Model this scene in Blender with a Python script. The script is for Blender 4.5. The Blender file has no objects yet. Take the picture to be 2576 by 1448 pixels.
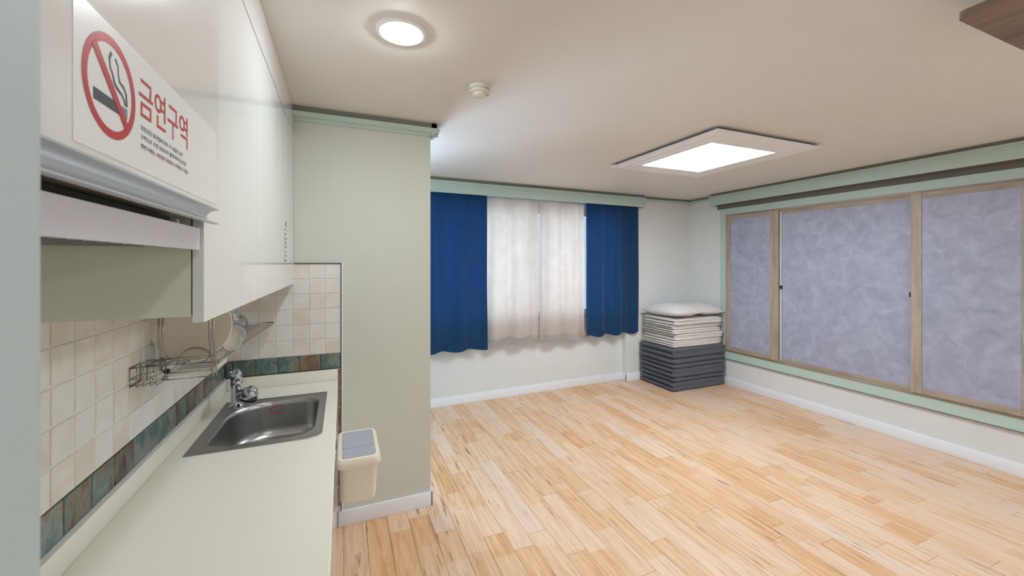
import bpy, bmesh, math, random
from mathutils import Vector, Matrix, noise
random.seed(7)
S = bpy.context.scene
COL = S.collection
# ------------------------------------------------------------------ camera
CH = 1.55
cam_d = bpy.data.cameras.new('camera')
cam_d.sensor_fit = 'HORIZONTAL'; cam_d.sensor_width = 36.0
cam_d.lens = 1018.0 / 2576.0 * 36.0
cam_d.shift_x = 0.0; cam_d.shift_y = -64.0 / 2576.0
cam_d.dof.use_dof = True; cam_d.dof.focus_distance = 2.6; cam_d.dof.aperture_fstop = 9.0
cam_d.clip_start = 0.02; cam_d.clip_end = 60
cam = bpy.data.objects.new('camera', cam_d); COL.objects.link(cam)
cam.location = (0, 0, CH)
cam.rotation_euler = (math.radians(90), 0, math.radians(-22.7))
S.camera = cam
# ------------------------------------------------------------------ light
S.view_settings.view_transform = 'Standard'; S.view_settings.look = 'None'
S.view_settings.gamma = 1.0; S.view_settings.use_curve_mapping = False
S.view_settings.exposure = 0.0
S.cycles.transparent_max_bounces = 24
L_PANEL = 30.0; L_DOWN = 155.0; L_DAY = 80.0
w = bpy.data.worlds.new('world'); S.world = w; w.use_nodes = True
w.node_tree.nodes['Background'].inputs[0].default_value = (0.62, 0.78, 1.0, 1)
w.node_tree.nodes['Background'].inputs[1].default_value = 1.0
def area(name, loc, rot, sx, sy, power, color):
    d = bpy.data.lights.new(name, 'AREA'); d.shape = 'RECTANGLE'; d.size = sx; d.size_y = sy
    d.energy = power; d.color = color
    o = bpy.data.objects.new(name, d); COL.objects.link(o)
    o.location = loc; o.rotation_euler = rot
    return o
# daylight just outside the back window
area('daylight', (1.5, 4.95, 1.6), (math.radians(-90), 0, math.radians(2)), 4.0, 1.5, L_DAY, (0.72, 0.86, 1.0))
area('daylight', (-0.05, 4.75, 1.5), (math.radians(-84), 0, math.radians(-6)), 1.0, 1.3, 130.0, (0.66, 0.82, 1.0))  # second lamp added to strengthen daylight through the uncovered window part

# ------------------------------------------------------------------ materials
def lin(c):
    return tuple((v/12.92 if v <= 0.04045 else ((v+0.055)/1.055)**2.4) for v in c)
def rgb(r, g, b): return lin((r/255, g/255, b/255)) + (1,)
def new_mat(name):
    m = bpy.data.materials.new(name); m.use_nodes = True
    nt = m.node_tree; b = nt.nodes['Principled BSDF']
    return m, nt, b
def mat(name, col, rough=0.5, metal=0.0, spec=0.5, bump=None, var=None, coat=0.0, trans=0.0, aniso=None):
    m, nt, b = new_mat(name)
    b.inputs['Base Color'].default_value = col
    b.inputs['Roughness'].default_value = rough
    b.inputs['Metallic'].default_value = metal
    b.inputs['Specular IOR Level'].default_value = spec
    b.inputs['Coat Weight'].default_value = coat
    b.inputs['Transmission Weight'].default_value = trans
    tc = nt.nodes.new('ShaderNodeTexCoord')
    if var:   # (scale, amount, stretch)
        n = nt.nodes.new('ShaderNodeTexNoise'); n.inputs['Scale'].default_value = var[0]; n.inputs['Detail'].default_value = 5
        mp = nt.nodes.new('ShaderNodeMapping'); mp.inputs['Scale'].default_value = var[2] if len(var) > 2 else (1, 1, 1)
        nt.links.new(tc.outputs['Object'], mp.inputs['Vector']); nt.links.new(mp.outputs[0], n.inputs['Vector'])
        mx = nt.nodes.new('ShaderNodeMix'); mx.data_type = 'RGBA'
        a = var[1]
        mx.inputs[6].default_value = tuple(max(0, c*(1-a)) for c in col[:3]) + (1,)
        mx.inputs[7].default_value = tuple(min(1, c*(1+a)) for c in col[:3]) + (1,)
        nt.links.new(n.outputs['Fac'], mx.inputs[0]); nt.links.new(mx.outputs[2], b.inputs['Base Color'])
    if bump:  # (scale, strength, stretch)
        n = nt.nodes.new('ShaderNodeTexNoise'); n.inputs['Scale'].default_value = bump[0]; n.inputs['Detail'].default_value = 4
        mp = nt.nodes.new('ShaderNodeMapping'); mp.inputs['Scale'].default_value = bump[2] if len(bump) > 2 else (1, 1, 1)
        nt.links.new(tc.outputs['Object'], mp.inputs['Vector']); nt.links.new(mp.outputs[0], n.inputs['Vector'])
        bp = nt.nodes.new('ShaderNodeBump'); bp.inputs['Strength'].default_value = bump[1]; bp.inputs['Distance'].default_value = 0.002
        nt.links.new(n.outputs['Fac'], bp.inputs['Height']); nt.links.new(bp.outputs[0], b.inputs['Normal'])
    return m
def ramp(nt, stops):
    r = nt.nodes.new('ShaderNodeValToRGB'); e = r.color_ramp.elements
    e[0].position, e[0].color = stops[0]; e[1].position, e[1].color = stops[-1]
    for p, c in stops[1:-1]:
        x = e.new(p); x.color = c
    return r
def emit(name, col, s):
    m, nt, b = new_mat(name)
    b.inputs['Base Color'].default_value = (0.8, 0.8, 0.8, 1)
    b.inputs['Emission Color'].default_value = col; b.inputs['Emission Strength'].default_value = s
    return m

M = {}
M['wall'] = mat('wallpaper', rgb(225, 227, 227), 0.85, spec=0.2, bump=(350, 0.25), var=(6, 0.02))
M['wall_warm'] = mat('wallpaper_greige', rgb(212, 216, 206), 0.85, spec=0.2, bump=(350, 0.25), var=(6, 0.02))
M['ceiling'] = mat('ceiling_paper', rgb(228, 226, 222), 0.6, spec=0.35, bump=(260, 0.15), var=(5, 0.015))
M['mint'] = mat('mint_paint', rgb(188, 208, 200), 0.45, bump=(40, 0.1, (1, 1, 0.2)), var=(12, 0.03))
M['gap_shade'] = mat('groove_shade', rgb(128, 132, 118), 0.7)  # shade of the gaps, put into the strip colour
M['base'] = mat('baseboard_film', rgb(240, 244, 252), 0.4, var=(20, 0.02))
M['subfloor'] = mat('plank_joint', rgb(120, 84, 58), 0.8)
M['door_gloss'] = mat('gloss_white_laminate', rgb(236, 238, 238), 0.12, coat=0.4, var=(3, 0.01))
M['carcass'] = mat('pale_laminate', rgb(222, 224, 208), 0.5, var=(4, 0.02))
M['alu'] = mat('satin_aluminium', rgb(200, 205, 210), 0.35, metal=0.55)
M['hood'] = mat('hood_enamel', rgb(212, 212, 222), 0.35, var=(5, 0.02))
M['dark'] = mat('dark_recess', rgb(58, 60, 56), 0.7, var=(30, 0.2))
M['grout'] = mat('white_grout', rgb(232, 231, 226), 0.9, bump=(200, 0.3))
M['grout_brown'] = mat('brown_grout', rgb(96, 84, 70), 0.9)
M['counter'] = mat('solid_surface', rgb(240, 237, 226), 0.3, var=(300, 0.10))
M['silicone'] = mat('silicone_bead', rgb(190, 194, 196), 0.4)
M['steel'] = mat('brushed_steel', rgb(182, 182, 182), 0.29, metal=1.0, bump=(80, 0.15, (1, 14, 1)))
M['chrome'] = mat('chrome', rgb(190, 195, 205), 0.08, metal=1.0)
M['wire'] = mat('steel_wire', rgb(170, 165, 158), 0.22, metal=1.0)
M['black'] = mat('black_rubber', rgb(20, 20, 20), 0.6)
M['white_plastic'] = mat('white_plastic', rgb(232, 231, 224), 0.35)
M['cream_plastic'] = mat('cream_plastic', rgb(236, 228, 210), 0.38, var=(3, 0.01))
M['grey_plastic'] = mat('grey_lid_plastic', rgb(170, 174, 186), 0.42)
M['porcelain'] = mat('porcelain', rgb(238, 236, 230), 0.12, coat=0.3)
M['plate_back'] = mat('cream_ceramic', rgb(226, 214, 198), 0.2, coat=0.2)
M['red'] = mat('red_ink', rgb(190, 40, 52), 0.4)
M['dark_red'] = mat('dark_red_ink', rgb(150, 50, 66), 0.4)
M['ink'] = mat('charcoal_ink', rgb(58, 66, 72), 0.4)
M['ink_grey'] = mat('grey_ink', rgb(120, 132, 140), 0.4)
M['sticker'] = mat('white_vinyl', rgb(240, 243, 245), 0.3)
M['lamp_frame'] = mat('lamp_frame_white', rgb(244, 246, 250), 0.4)
M['lamp_gap'] = mat('lamp_gap_shade', rgb(120, 122, 118), 0.5)  # grey carries the shade of the gap above the lamp frame
M['panel_glow'] = emit('panel_glow', (0.88, 0.95, 1.0, 1), L_PANEL)
M['down_glow'] = emit('downlight_glow', (0.91, 0.965, 1.0, 1), L_DOWN)
M['detector'] = mat('detector_plastic', rgb(226, 224, 214), 0.4)
M['frame_white'] = mat('window_pvc', rgb(225, 228, 230), 0.3)
M['oakwood_dark'] = None

def fabric(name, col, transl=0.0, bump=0.5, scale=(900, 900, 900)):
    m, nt, b = new_mat(name)
    b.inputs['Roughness'].default_value = 0.9; b.inputs['Specular IOR Level'].default_value = 0.15
    b.inputs['Sheen Weight'].default_value = 0.25
    tc = nt.nodes.new('ShaderNodeTexCoord')
    n = nt.nodes.new('ShaderNodeTexNoise'); n.inputs['Scale'].default_value = 8; n.inputs['Detail'].default_value = 6
    nt.links.new(tc.outputs['Object'], n.inputs['Vector'])
    mx = nt.nodes.new('ShaderNodeMix'); mx.data_type = 'RGBA'
    mx.inputs[6].default_value = tuple(c*0.88 for c in col[:3]) + (1,); mx.inputs[7].default_value = tuple(min(1, c*1.1) for c in col[:3]) + (1,)
    nt.links.new(n.outputs['Fac'], mx.inputs[0]); nt.links.new(mx.outputs[2], b.inputs['Base Color'])
    n2 = nt.nodes.new('ShaderNodeTexNoise'); n2.inputs['Scale'].default_value = 220; n2.inputs['Detail'].default_value = 2
    nt.links.new(tc.outputs['Object'], n2.inputs['Vector'])
    bp = nt.nodes.new('ShaderNodeBump'); bp.inputs['Strength'].default_value = bump; bp.inputs['Distance'].default_value = 0.001
    nt.links.new(n2.outputs['Fac'], bp.inputs['Height']); nt.links.new(bp.outputs[0], b.inputs['Normal'])
    if transl > 0:
        t = nt.nodes.new('ShaderNodeBsdfTranslucent'); nt.links.new(mx.outputs[2], t.inputs['Color'])
        ms = nt.nodes.new('ShaderNodeMixShader'); ms.inputs[0].default_value = transl
        nt.links.new(b.outputs[0], ms.inputs[1]); nt.links.new(t.outputs[0], ms.inputs[2])
        nt.links.new(ms.outputs[0], nt.nodes['Material Output'].inputs['Surface'])
    return m
M['navy'] = fabric('navy_curtain_cloth', rgb(46, 88, 134), 0.04)
M['beige'] = fabric('beige_curtain_cloth', rgb(232, 222, 214), 0.14)
M['mat_grey'] = fabric('charcoal_quilt', rgb(92, 96, 104))
M['blanket'] = fabric('beige_cotton', rgb(222, 216, 210))
M['pillow'] = fabric('pillow_cotton', rgb(226, 222, 220))

def glass(name, col=(1, 1, 1, 1), fac=0.12):
    m, nt, b = new_mat(name)
    t = nt.nodes.new('ShaderNodeBsdfTransparent'); t.inputs[0].default_value = col
    g = nt.nodes.new('ShaderNodeBsdfGlossy'); g.inputs['Roughness'].default_value = 0.03
    lw = nt.nodes.new('ShaderNodeLayerWeight'); lw.inputs[0].default_value = 0.35
    ad = nt.nodes.new('ShaderNodeMath'); ad.operation = 'MULTIPLY_ADD'; ad.inputs[1].default_value = 0.7; ad.inputs[2].default_value = fac
    nt.links.new(lw.outputs['Fresnel'], ad.inputs[0])
    ms = nt.nodes.new('ShaderNodeMixShader')
    nt.links.new(ad.outputs[0], ms.inputs[0]); nt.links.new(t.outputs[0], ms.inputs[1]); nt.links.new(g.outputs[0], ms.inputs[2])
    nt.links.new(ms.outputs[0], nt.nodes['Material Output'].inputs['Surface'])
    return m
M['glass'] = glass('window_glass', (0.95, 0.98, 1, 1), 0.03)
M['drink_glass'] = glass('drinking_glass', (0.93, 0.94, 0.95, 1), 0.03)

def tile_mat(name, cols, scale, rough=0.35, streak=(1, 1, 1), rand=0.0):
    m, nt, b = new_mat(name)
    b.inputs['Roughness'].default_value = rough
    tc = nt.nodes.new('ShaderNodeTexCoord'); oi = nt.nodes.new('ShaderNodeObjectInfo')
    sc = nt.nodes.new('ShaderNodeVectorMath'); sc.operation = 'SCALE'; sc.inputs[3].default_value = 37.0
    cb = nt.nodes.new('ShaderNodeCombineXYZ')
    for i in range(3): nt.links.new(oi.outputs['Random'], cb.inputs[i])
    nt.links.new(cb.outputs[0], sc.inputs[0])
    mp = nt.nodes.new('ShaderNodeMapping'); mp.inputs['Scale'].default_value = streak
    nt.links.new(tc.outputs['Object'], mp.inputs['Vector'])
    ad = nt.nodes.new('ShaderNodeVectorMath'); ad.operation = 'ADD'
    nt.links.new(mp.outputs[0], ad.inputs[0]); nt.links.new(sc.outputs[0], ad.inputs[1])
    n = nt.nodes.new('ShaderNodeTexNoise'); n.inputs['Scale'].default_value = scale; n.inputs['Detail'].default_value = 6; n.inputs['Roughness'].default_value = 0.6
    n.inputs['Distortion'].default_value = 0.6
    nt.links.new(ad.outputs[0], n.inputs['Vector'])
    r = ramp(nt, cols)
    if rand:
        ma = nt.nodes.new('ShaderNodeMath'); ma.operation = 'MULTIPLY_ADD'; ma.inputs[1].default_value = rand; ma.inputs[2].default_value = -rand/2
        nt.links.new(oi.outputs['Random'], ma.inputs[0])
        s2 = nt.nodes.new('ShaderNodeMath'); s2.operation = 'ADD'
        nt.links.new(ma.outputs[0], s2.inputs[0]); nt.links.new(n.outputs['Fac'], s2.inputs[1])
        nt.links.new(s2.outputs[0], r.inputs[0])
    else:
        nt.links.new(n.outputs['Fac'], r.inputs[0])
    nt.links.new(r.outputs[0], b.inputs['Base Color'])
    bp = nt.nodes.new('ShaderNodeBump'); bp.inputs['Strength'].default_value = 0.25; bp.inputs['Distance'].default_value = 0.002
    nt.links.new(n.outputs['Fac'], bp.inputs['Height']); nt.links.new(bp.outputs[0], b.inputs['Normal'])
    return m
M['tile'] = tile_mat('cream_tile', [(0.3, rgb(224, 216, 204)), (0.5, rgb(232, 229, 221)), (0.72, rgb(236, 236, 234))], 9, 0.4, rand=0.25)
M['accent'] = tile_mat('slate_accent_tile', [(0.25, rgb(58, 54, 48)), (0.36, rgb(112, 92, 74)), (0.41, rgb(118, 112, 96)), (0.47, rgb(86, 108, 94)), (0.53, rgb(86, 118, 120)), (0.62, rgb(134, 140, 132)), (0.72, rgb(132, 108, 84)), (0.85, rgb(104, 84, 66))], 19, 0.3, streak=(1, 1, 0.6), rand=0.34)
M['edge_tile'] = tile_mat('brown_edge_tile', [(0.3, rgb(120, 100, 88)), (0.7, rgb(160, 140, 130))], 12, 0.4, rand=0.3)

def wood_plank():
    m, nt, b = new_mat('plank_laminate')
    N = nt.nodes.new; Lk = nt.links.new
    tc = N('ShaderNodeTexCoord'); oi = N('ShaderNodeObjectInfo')
    cb = N('ShaderNodeCombineXYZ')
    for i, k in enumerate((0, 1, 2)): Lk(oi.outputs['Random'], cb.inputs[i])
    sc = N('ShaderNodeVectorMath'); sc.operation = 'SCALE'; sc.inputs[3].default_value = 61.0; Lk(cb.outputs[0], sc.inputs[0])
    ad = N('ShaderNodeVectorMath'); ad.operation = 'ADD'; Lk(tc.outputs['Object'], ad.inputs[0]); Lk(sc.outputs[0], ad.inputs[1])
    # each plank is printed with shorter blocks, two strips wide
    bk = N('ShaderNodeTexBrick'); bk.offset = 0.43; bk.offset_frequency = 2
    bk.inputs['Color1'].default_value = (0, 0, 0, 1); bk.inputs['Color2'].default_value = (1, 1, 1, 1); bk.inputs['Mortar'].default_value = (0.35, 0.35, 0.35, 1)
    bk.inputs['Scale'].default_value = 1.0; bk.inputs['Brick Width'].default_value = 0.45; bk.inputs['Row Height'].default_value = 0.121
    bk.inputs['Mortar Size'].default_value = 0.0006; bk.inputs['Bias'].default_value = 0.0
    rm = N('ShaderNodeMapping'); rm.inputs['Rotation'].default_value = (0, 0, math.radians(90)); Lk(tc.outputs['Object'], rm.inputs['Vector'])
    cb2 = N('ShaderNodeCombineXYZ'); Lk(oi.outputs['Random'], cb2.inputs[0])
    s3 = N('ShaderNodeVectorMath'); s3.operation = 'SCALE'; s3.inputs[3].default_value = 71.0; Lk(cb2.outputs[0], s3.inputs[0])
    a3 = N('ShaderNodeVectorMath'); a3.operation = 'ADD'; Lk(rm.outputs[0], a3.inputs[0]); Lk(s3.outputs[0], a3.inputs[1])
    Lk(a3.outputs[0], bk.inputs['Vector'])
    mp = N('ShaderNodeMapping'); mp.inputs['Scale'].default_value = (9, 0.5, 1); Lk(ad.outputs[0], mp.inputs['Vector'])
    n1 = N('ShaderNodeTexNoise'); n1.inputs['Scale'].default_value = 5; n1.inputs['Detail'].default_value = 8; n1.inputs['Roughness'].default_value = 0.62; n1.inputs['Distortion'].default_value = 0.8
    Lk(mp.outputs[0], n1.inputs['Vector'])
    mp2 = N('ShaderNodeMapping'); mp2.inputs['Scale'].default_value = (5, 0.45, 1); Lk(ad.outputs[0], mp2.inputs['Vector'])
    n2 = N('ShaderNodeTexNoise'); n2.inputs['Scale'].default_value = 9; n2.inputs['Detail'].default_value = 3; Lk(mp2.outputs[0], n2.inputs['Vector'])
    # tone = plank random + block + grain
    t1 = N('ShaderNodeMath'); t1.operation = 'MULTIPLY'; t1.inputs[1].default_value = 0.13; Lk(bk.outputs['Color'], t1.inputs[0])
    t2 = N('ShaderNodeMath'); t2.operation = 'MULTIPLY_ADD'; t2.inputs[1].default_value = 0.16; Lk(oi.outputs['Random'], t2.inputs[0]); Lk(t1.outputs[0], t2.inputs[2])
    t3 = N('ShaderNodeMath'); t3.operation = 'MULTIPLY_ADD'; t3.inputs[1].default_value = 0.95; Lk(n1.outputs['Fac'], t3.inputs[0]); Lk(t2.outputs[0], t3.inputs[2])
    r = ramp(nt, [(0.26, rgb(178, 134, 96)), (0.44, rgb(212, 174, 136)), (0.62, rgb(229, 199, 167)), (0.80, rgb(234, 211, 184)), (1.0, rgb(232, 217, 201))])
    Lk(t3.outputs[0], r.inputs[0])
    # some printed blocks are paler and pinkish, others a warmer orange
    rc = ramp(nt, [(0.0, rgb(255, 240, 222)), (0.35, rgb(255, 246, 236)), (0.6, rgb(255, 250, 250)), (1.0, rgb(246, 246, 255))])
    hs_ = N('ShaderNodeMath'); hs_.operation = 'MULTIPLY_ADD'; hs_.inputs[1].default_value = 0.55; Lk(oi.outputs['Random'], hs_.inputs[0])
    hb = N('ShaderNodeMath'); hb.operation = 'MULTIPLY'; hb.inputs[1].default_value = 0.45; Lk(bk.outputs['Color'], hb.inputs[0]); Lk(hb.outputs[0], hs_.inputs[2])
    Lk(hs_.outputs[0], rc.inputs[0])
    mt = N('ShaderNodeMix'); mt.data_type = 'RGBA'; mt.blend_type = 'MULTIPLY'; mt.inputs[0].default_value = 1.0
    Lk(r.outputs[0], mt.inputs[6]); Lk(rc.outputs[0], mt.inputs[7])
    # dark mineral streaks and knots
    r2 = ramp(nt, [(0.62, (0, 0, 0, 1)), (0.76, (1, 1, 1, 1))]); Lk(n2.outputs['Fac'], r2.inputs[0])
    mx = N('ShaderNodeMix'); mx.data_type = 'RGBA'; mx.inputs[7].default_value = rgb(150, 110, 80)
    Lk(r2.outputs[0], mx.inputs[0]); Lk(mt.outputs[2], mx.inputs[6]); Lk(mx.outputs[2], b.inputs['Base Color'])
    b.inputs['Roughness'].default_value = 0.38; b.inputs['Specular IOR Level'].default_value = 0.4
    bp = N('ShaderNodeBump'); bp.inputs['Strength'].default_value = 0.12; bp.inputs['Distance'].default_value = 0.001
    Lk(n1.outputs['Fac'], bp.inputs['Height']); Lk(bp.outputs[0], b.inputs['Normal'])
    return m
M['plank'] = wood_plank()
M['sash'] = tile_mat('grey_oak_film', [(0.3, rgb(150, 136, 122)), (0.6, rgb(176, 163, 148)), (0.8, rgb(186, 176, 162))], 22, 0.5, streak=(1, 1, 0.12))
M['sash_h'] = tile_mat('grey_oak_film_rail', [(0.3, rgb(146, 132, 118)), (0.6, rgb(170, 156, 142)), (0.8, rgb(184, 173, 160))], 22, 0.5, streak=(1, 0.12, 1))
M['walnut'] = tile_mat('walnut_veneer', [(0.3, rgb(92, 72, 54)), (0.5, rgb(124, 100, 80)), (0.75, rgb(142, 118, 98))], 24, 0.45, streak=(1.2, 0.08, 1))
M['film'] = tile_mat('mottled_blue_grey_film', [(0.25, rgb(146, 150, 170)), (0.5, rgb(162, 167, 188)), (0.75, rgb(178, 184, 204))], 10, 0.55)

# ------------------------------------------------------------------ mesh helpers
def link(name, bm, m, parent=None, smooth=False, loc=None):
    me = bpy.data.meshes.new(name)
    off = Vector(loc) if loc is not None else (Vector(parent['_o']) if parent is not None and '_o' in parent else Vector((0, 0, 0)))
    bmesh.ops.recalc_face_normals(bm, faces=bm.faces)
    if off.length: bmesh.ops.translate(bm, verts=bm.verts, vec=-off)
    bm.to_mesh(me); bm.free()
    if smooth:
        for p in me.polygons: p.use_smooth = True
        if smooth != 'all':
            me.set_sharp_from_angle(angle=math.radians(35))
    o = bpy.data.objects.new(name, me); COL.objects.link(o)
    for mm in (m if isinstance(m, (list, tuple)) else [m]): me.materials.append(mm)
    if parent is not None:
        o.parent = parent
        if loc is not None: o.location = off - Vector(parent['_o'])
    elif loc is not None: o.location = off
    o['_o'] = tuple(off)
    return o
def root(name, loc, label=None, cat=None, group=None, kind=None):
    o = bpy.data.objects.new(name, None); COL.objects.link(o); o.location = loc; o['_o'] = tuple(loc)
    o.empty_display_size = 0.1
    tag(o, label, cat, group, kind); return o
def tag(o, label=None, cat=None, group=None, kind=None):
    if label: o['label'] = label
    if cat: o['category'] = cat
    if group: o['group'] = group
    if kind: o['kind'] = kind
    return o
def box(bm, x0, x1, y0, y1, z0, z1, bev=0.0, seg=2, f=None):
    r = bmesh.ops.create_cube(bm, size=1.0)
    vs = r['verts']
    for v in vs:
        v.co = Vector((x0 + (v.co.x+0.5)*(x1-x0), y0 + (v.co.y+0.5)*(y1-y0), z0 + (v.co.z+0.5)*(z1-z0)))
    if bev > 0:
        es = list({e for v in vs for e in v.link_edges})
        r2 = bmesh.ops.bevel(bm, geom=es, offset=bev, segments=seg, profile=0.6, affect='EDGES')
        vs = list({v for fc in r2['faces'] for v in fc.verts} | {v for v in vs if v.is_valid})
    if f:
        for v in vs: v.co = Vector(f(v.co))
    return vs
def cyl(bm, c, r, h, seg=24, axis='Z', r2=None):
    ax = {'Z': Matrix.Identity(4), 'X': Matrix.Rotation(math.pi/2, 4, 'Y'), 'Y': Matrix.Rotation(-math.pi/2, 4, 'X')}[axis]
    bmesh.ops.create_cone(bm, cap_ends=True, segments=seg, radius1=r, radius2=r if r2 is None else r2, depth=h, matrix=Matrix.Translation(c) @ ax)
def lathe(bm, prof, c, seg=32, mtx=None):
    c = Vector(c); rings = []
    for (r, z) in prof:
        if r < 1e-6: rings.append([bm.verts.new((0, 0, z))])
        else: rings.append([bm.verts.new((r*math.cos(2*math.pi*i/seg), r*math.sin(2*math.pi*i/seg), z)) for i in range(seg)])
    vs = [v for r in rings for v in r]
    for a, b in zip(rings, rings[1:]):
        for i in range(seg):
            j = (i+1) % seg
            if len(a) == 1 and len(b) == 1: continue
            if len(a) == 1: bm.faces.new((a[0], b[i], b[j]))
            elif len(b) == 1: bm.faces.new((a[i], a[j], b[0]))
            else: bm.faces.new((a[i], a[j], b[j], b[i]))
    for v in vs:
        if mtx is not None: v.co = mtx @ v.co
        v.co += c
def tube(bm, pts, r, seg=8, closed=False):
    pts = [Vector(p) for p in pts]; n = len(pts); rings = []
    prev = None
    for i, p in enumerate(pts):
        if closed: t = (pts[(i+1) % n]-pts[i-1]).normalized()
        else: t = (pts[min(i+1, n-1)]-pts[max(i-1, 0)]).normalized()
        if prev is None:
            up = Vector((0, 0, 1)) if abs(t.z) < 0.9 else Vector((1, 0, 0))
            u = t.cross(up).normalized()
        else:
            u = (prev - t*prev.dot(t)).normalized()
        prev = u; v2 = t.cross(u)
        rings.append([bm.verts.new(p + (u*math.cos(2*math.pi*k/seg)+v2*math.sin(2*math.pi*k/seg))*r) for k in range(seg)])
    m = n if closed else n-1
    for i in range(m):
        a, b = rings[i], rings[(i+1) % n]
        for k in range(seg): bm.faces.new((a[k], a[(k+1) % seg], b[(k+1) % seg], b[k]))
    if not closed:
        bm.faces.new(rings[0]); bm.faces.new(rings[-1])
def prism(bm, poly, axis, a, b):
    """poly: list of 2D pts; axis Y -> (x,z) swept along y; axis X -> (y,z) swept along x; axis Z -> (x,y)"""
    def P(p, t):
        return {'Y': (p[0], t, p[1]), 'X': (t, p[0], p[1]), 'Z': (p[0], p[1], t)}[axis]
    A = [bm.verts.new(P(p, a)) for p in poly]; B = [bm.verts.new(P(p, b)) for p in poly]
    n = len(poly)
    for i in range(n): bm.faces.new((A[i], A[(i+1) % n], B[(i+1) % n], B[i]))
    bm.faces.new(A); bm.faces.new(B)
    return A+B
def rrect(x0, x1, y0, y1, r, seg=6):
    rs = r if isinstance(r, (list, tuple)) else [r]*4   # order: (x0,y0),(x1,y0),(x1,y1),(x0,y1)
    cs = [(x0, y0, 180, 1, 1), (x1, y0, 270, -1, 1), (x1, y1, 0, -1, -1), (x0, y1, 90, 1, -1)]
    out = []
    for (x, y, a0, sx, sy), q in zip(cs, rs):
        for k in range(seg+1):
            a = math.radians(a0+90*k/seg)
            out.append((x+sx*q+q*math.cos(a), y+sy*q+q*math.sin(a)))
    return out
def loft(bm, loops, cap0=False, cap1=False):
    R = [[bm.verts.new(p) for p in lp] for lp in loops]
    n = len(R[0])
    for a, b in zip(R, R[1:]):
        for i in range(n): bm.faces.new((a[i], a[(i+1) % n], b[(i+1) % n], b[i]))
    if cap0: bm.faces.new(R[0])
    if cap1: bm.faces.new(R[-1])
    return R
B = bmesh.new

# ------------------------------------------------------------------ room shell
XL, XR, H = -0.583, 4.53, 2.43
YP, XP = 2.59, 0.518                   # face and right edge of the partition
YF = -2.3                              # wall behind the camera
def yb(x): return 4.31 + 0.037*(x-0.86)   # the window wall runs slightly askew
def sk(co): return (co[0], yb(co[0])+co[1], co[2])
def skn(c): return Vector(sk(c))

# floor + planks
floor = bm = B(); box(bm, -0.9, 4.9, YF-0.1, 4.9, -0.08, -0.006)
floor = tag(link('floor', bm, M['subfloor']), kind='structure')
PW, PL = 0.121, 0.90
pm = {}
def plank_mesh(w_, l_):
    k = (round(w_, 3), round(l_, 3))
    if k not in pm:
        b_ = B(); box(b_, 0.0008, w_-0.0008, 0.0008, l_-0.0008, -0.006, 0.0)
        es = [e for e in b_.edges if all(v.co.z > -0.001 for v in e.verts)]
        bmesh.ops.bevel(b_, geom=es, offset=0.0006, segments=1, affect='EDGES')
        bmesh.ops.recalc_face_normals(b_, faces=b_.faces)
        me = bpy.data.meshes.new('plank'); b_.to_mesh(me); b_.free(); me.materials.append(M['plank']); pm[k] = me
    return pm[k]
far = B()
x = -0.60; ci = 0
offs = [0.0, 0.37, 0.71, 0.22, 0.55, 0.11, 0.81, 0.45]
while x < XR:
    w_ = min(PW, XR-x)
    y = 0.1 - PL*offs[(ci*3) % 8] - 0.3
    ylim = yb(max(x, 0)) if x < 3.4 else 4.316
    while y < ylim:
        l_ = min(PL, ylim-y)
        # hidden below the kitchen base units and behind the partition wall: not needed
        if not (x+w_ < -0.1):
            if x*0.386+(y+l_)*0.9225 > 1.7:
                o = bpy.data.objects.new('plank', plank_mesh(w_, l_)); COL.objects.link(o); o.parent = floor; o.location = (x, y, 0)
            else:
                box(far, x+.0005, x+w_-.0005, y+.0005, y+l_-.0005, -0.006, 0.0)
        elif y > 2.0: box(far, x+.0005, x+w_-.0005, y+.0005, y+l_-.0005, -0.006, 0.0)
        y += l_
    y = 0.1 - PL*offs[(ci*3) % 8] - 0.3
    while y > YF:
        l_ = min(PL, y-YF); y -= l_
        box(far, x+.0005, x+w_-.0005, y+.0005, y+l_-.0005, -0.006, 0.0)
    x += PW; ci += 1
tag(link('plank', far, M['plank'], floor), kind='stuff')

bm = B(); box(bm, -0.9, 4.9, YF-0.1, 4.9, H, H+0.1)
tag(link('ceiling', bm, M['ceiling']), kind='structure')
# left wall (kitchen side) up to the partition
bm = B(); box(bm, XL-0.15, XL-0.004, YF, YP, 0, H)
wall_left = tag(link('wall_left', bm, M['wall_warm']), kind='structure')
# partition
bm = B(); box(bm, XL-0.15, XP, YP, YP+0.12, 0, H)
wall_part = tag(link('wall_partition', bm, M['wall_warm']), kind='structure')
# right wall
bm = B(); box(bm, XR, XR+0.2, YF, 4.6, 0, H)
tag(link('wall_right', bm, M['wall']), kind='structure')
# back wall with window opening
WX0, WX1, WZ0, WZ1 = -0.42, 3.36, 0.86, 2.24
bm = B()
for (a, b_, z0, z1) in [(XL-0.35, 3.6, 0, WZ0), (XL-0.35, 3.6, WZ1, H), (XL-0.35, WX0, WZ0, WZ1), (WX1, 3.6, WZ0, WZ1)]:
    box(bm, a, b_, 0, 0.16, z0, z1, f=sk)
tag(link('wall_back', bm, M['wall']), kind='structure')
# projecting pier between the window wall and the right wall
bm = B(); box(bm, 3.425, XR, 4.316, 4.58, 0, H)
tag(link('wall_pier', bm, M['wall']), kind='structure')
bm = B(); box(bm, XL-0.35, XL-0.2, YP, 4.45, 0, H)
tag(link('wall_alcove', bm, M['wall']), kind='structure')
bm = B(); box(bm, XL-0.3, XR+0.1, YF-0.15, YF, 0, H)
tag(link('wall_front', bm, M['wall']), kind='structure')
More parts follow.
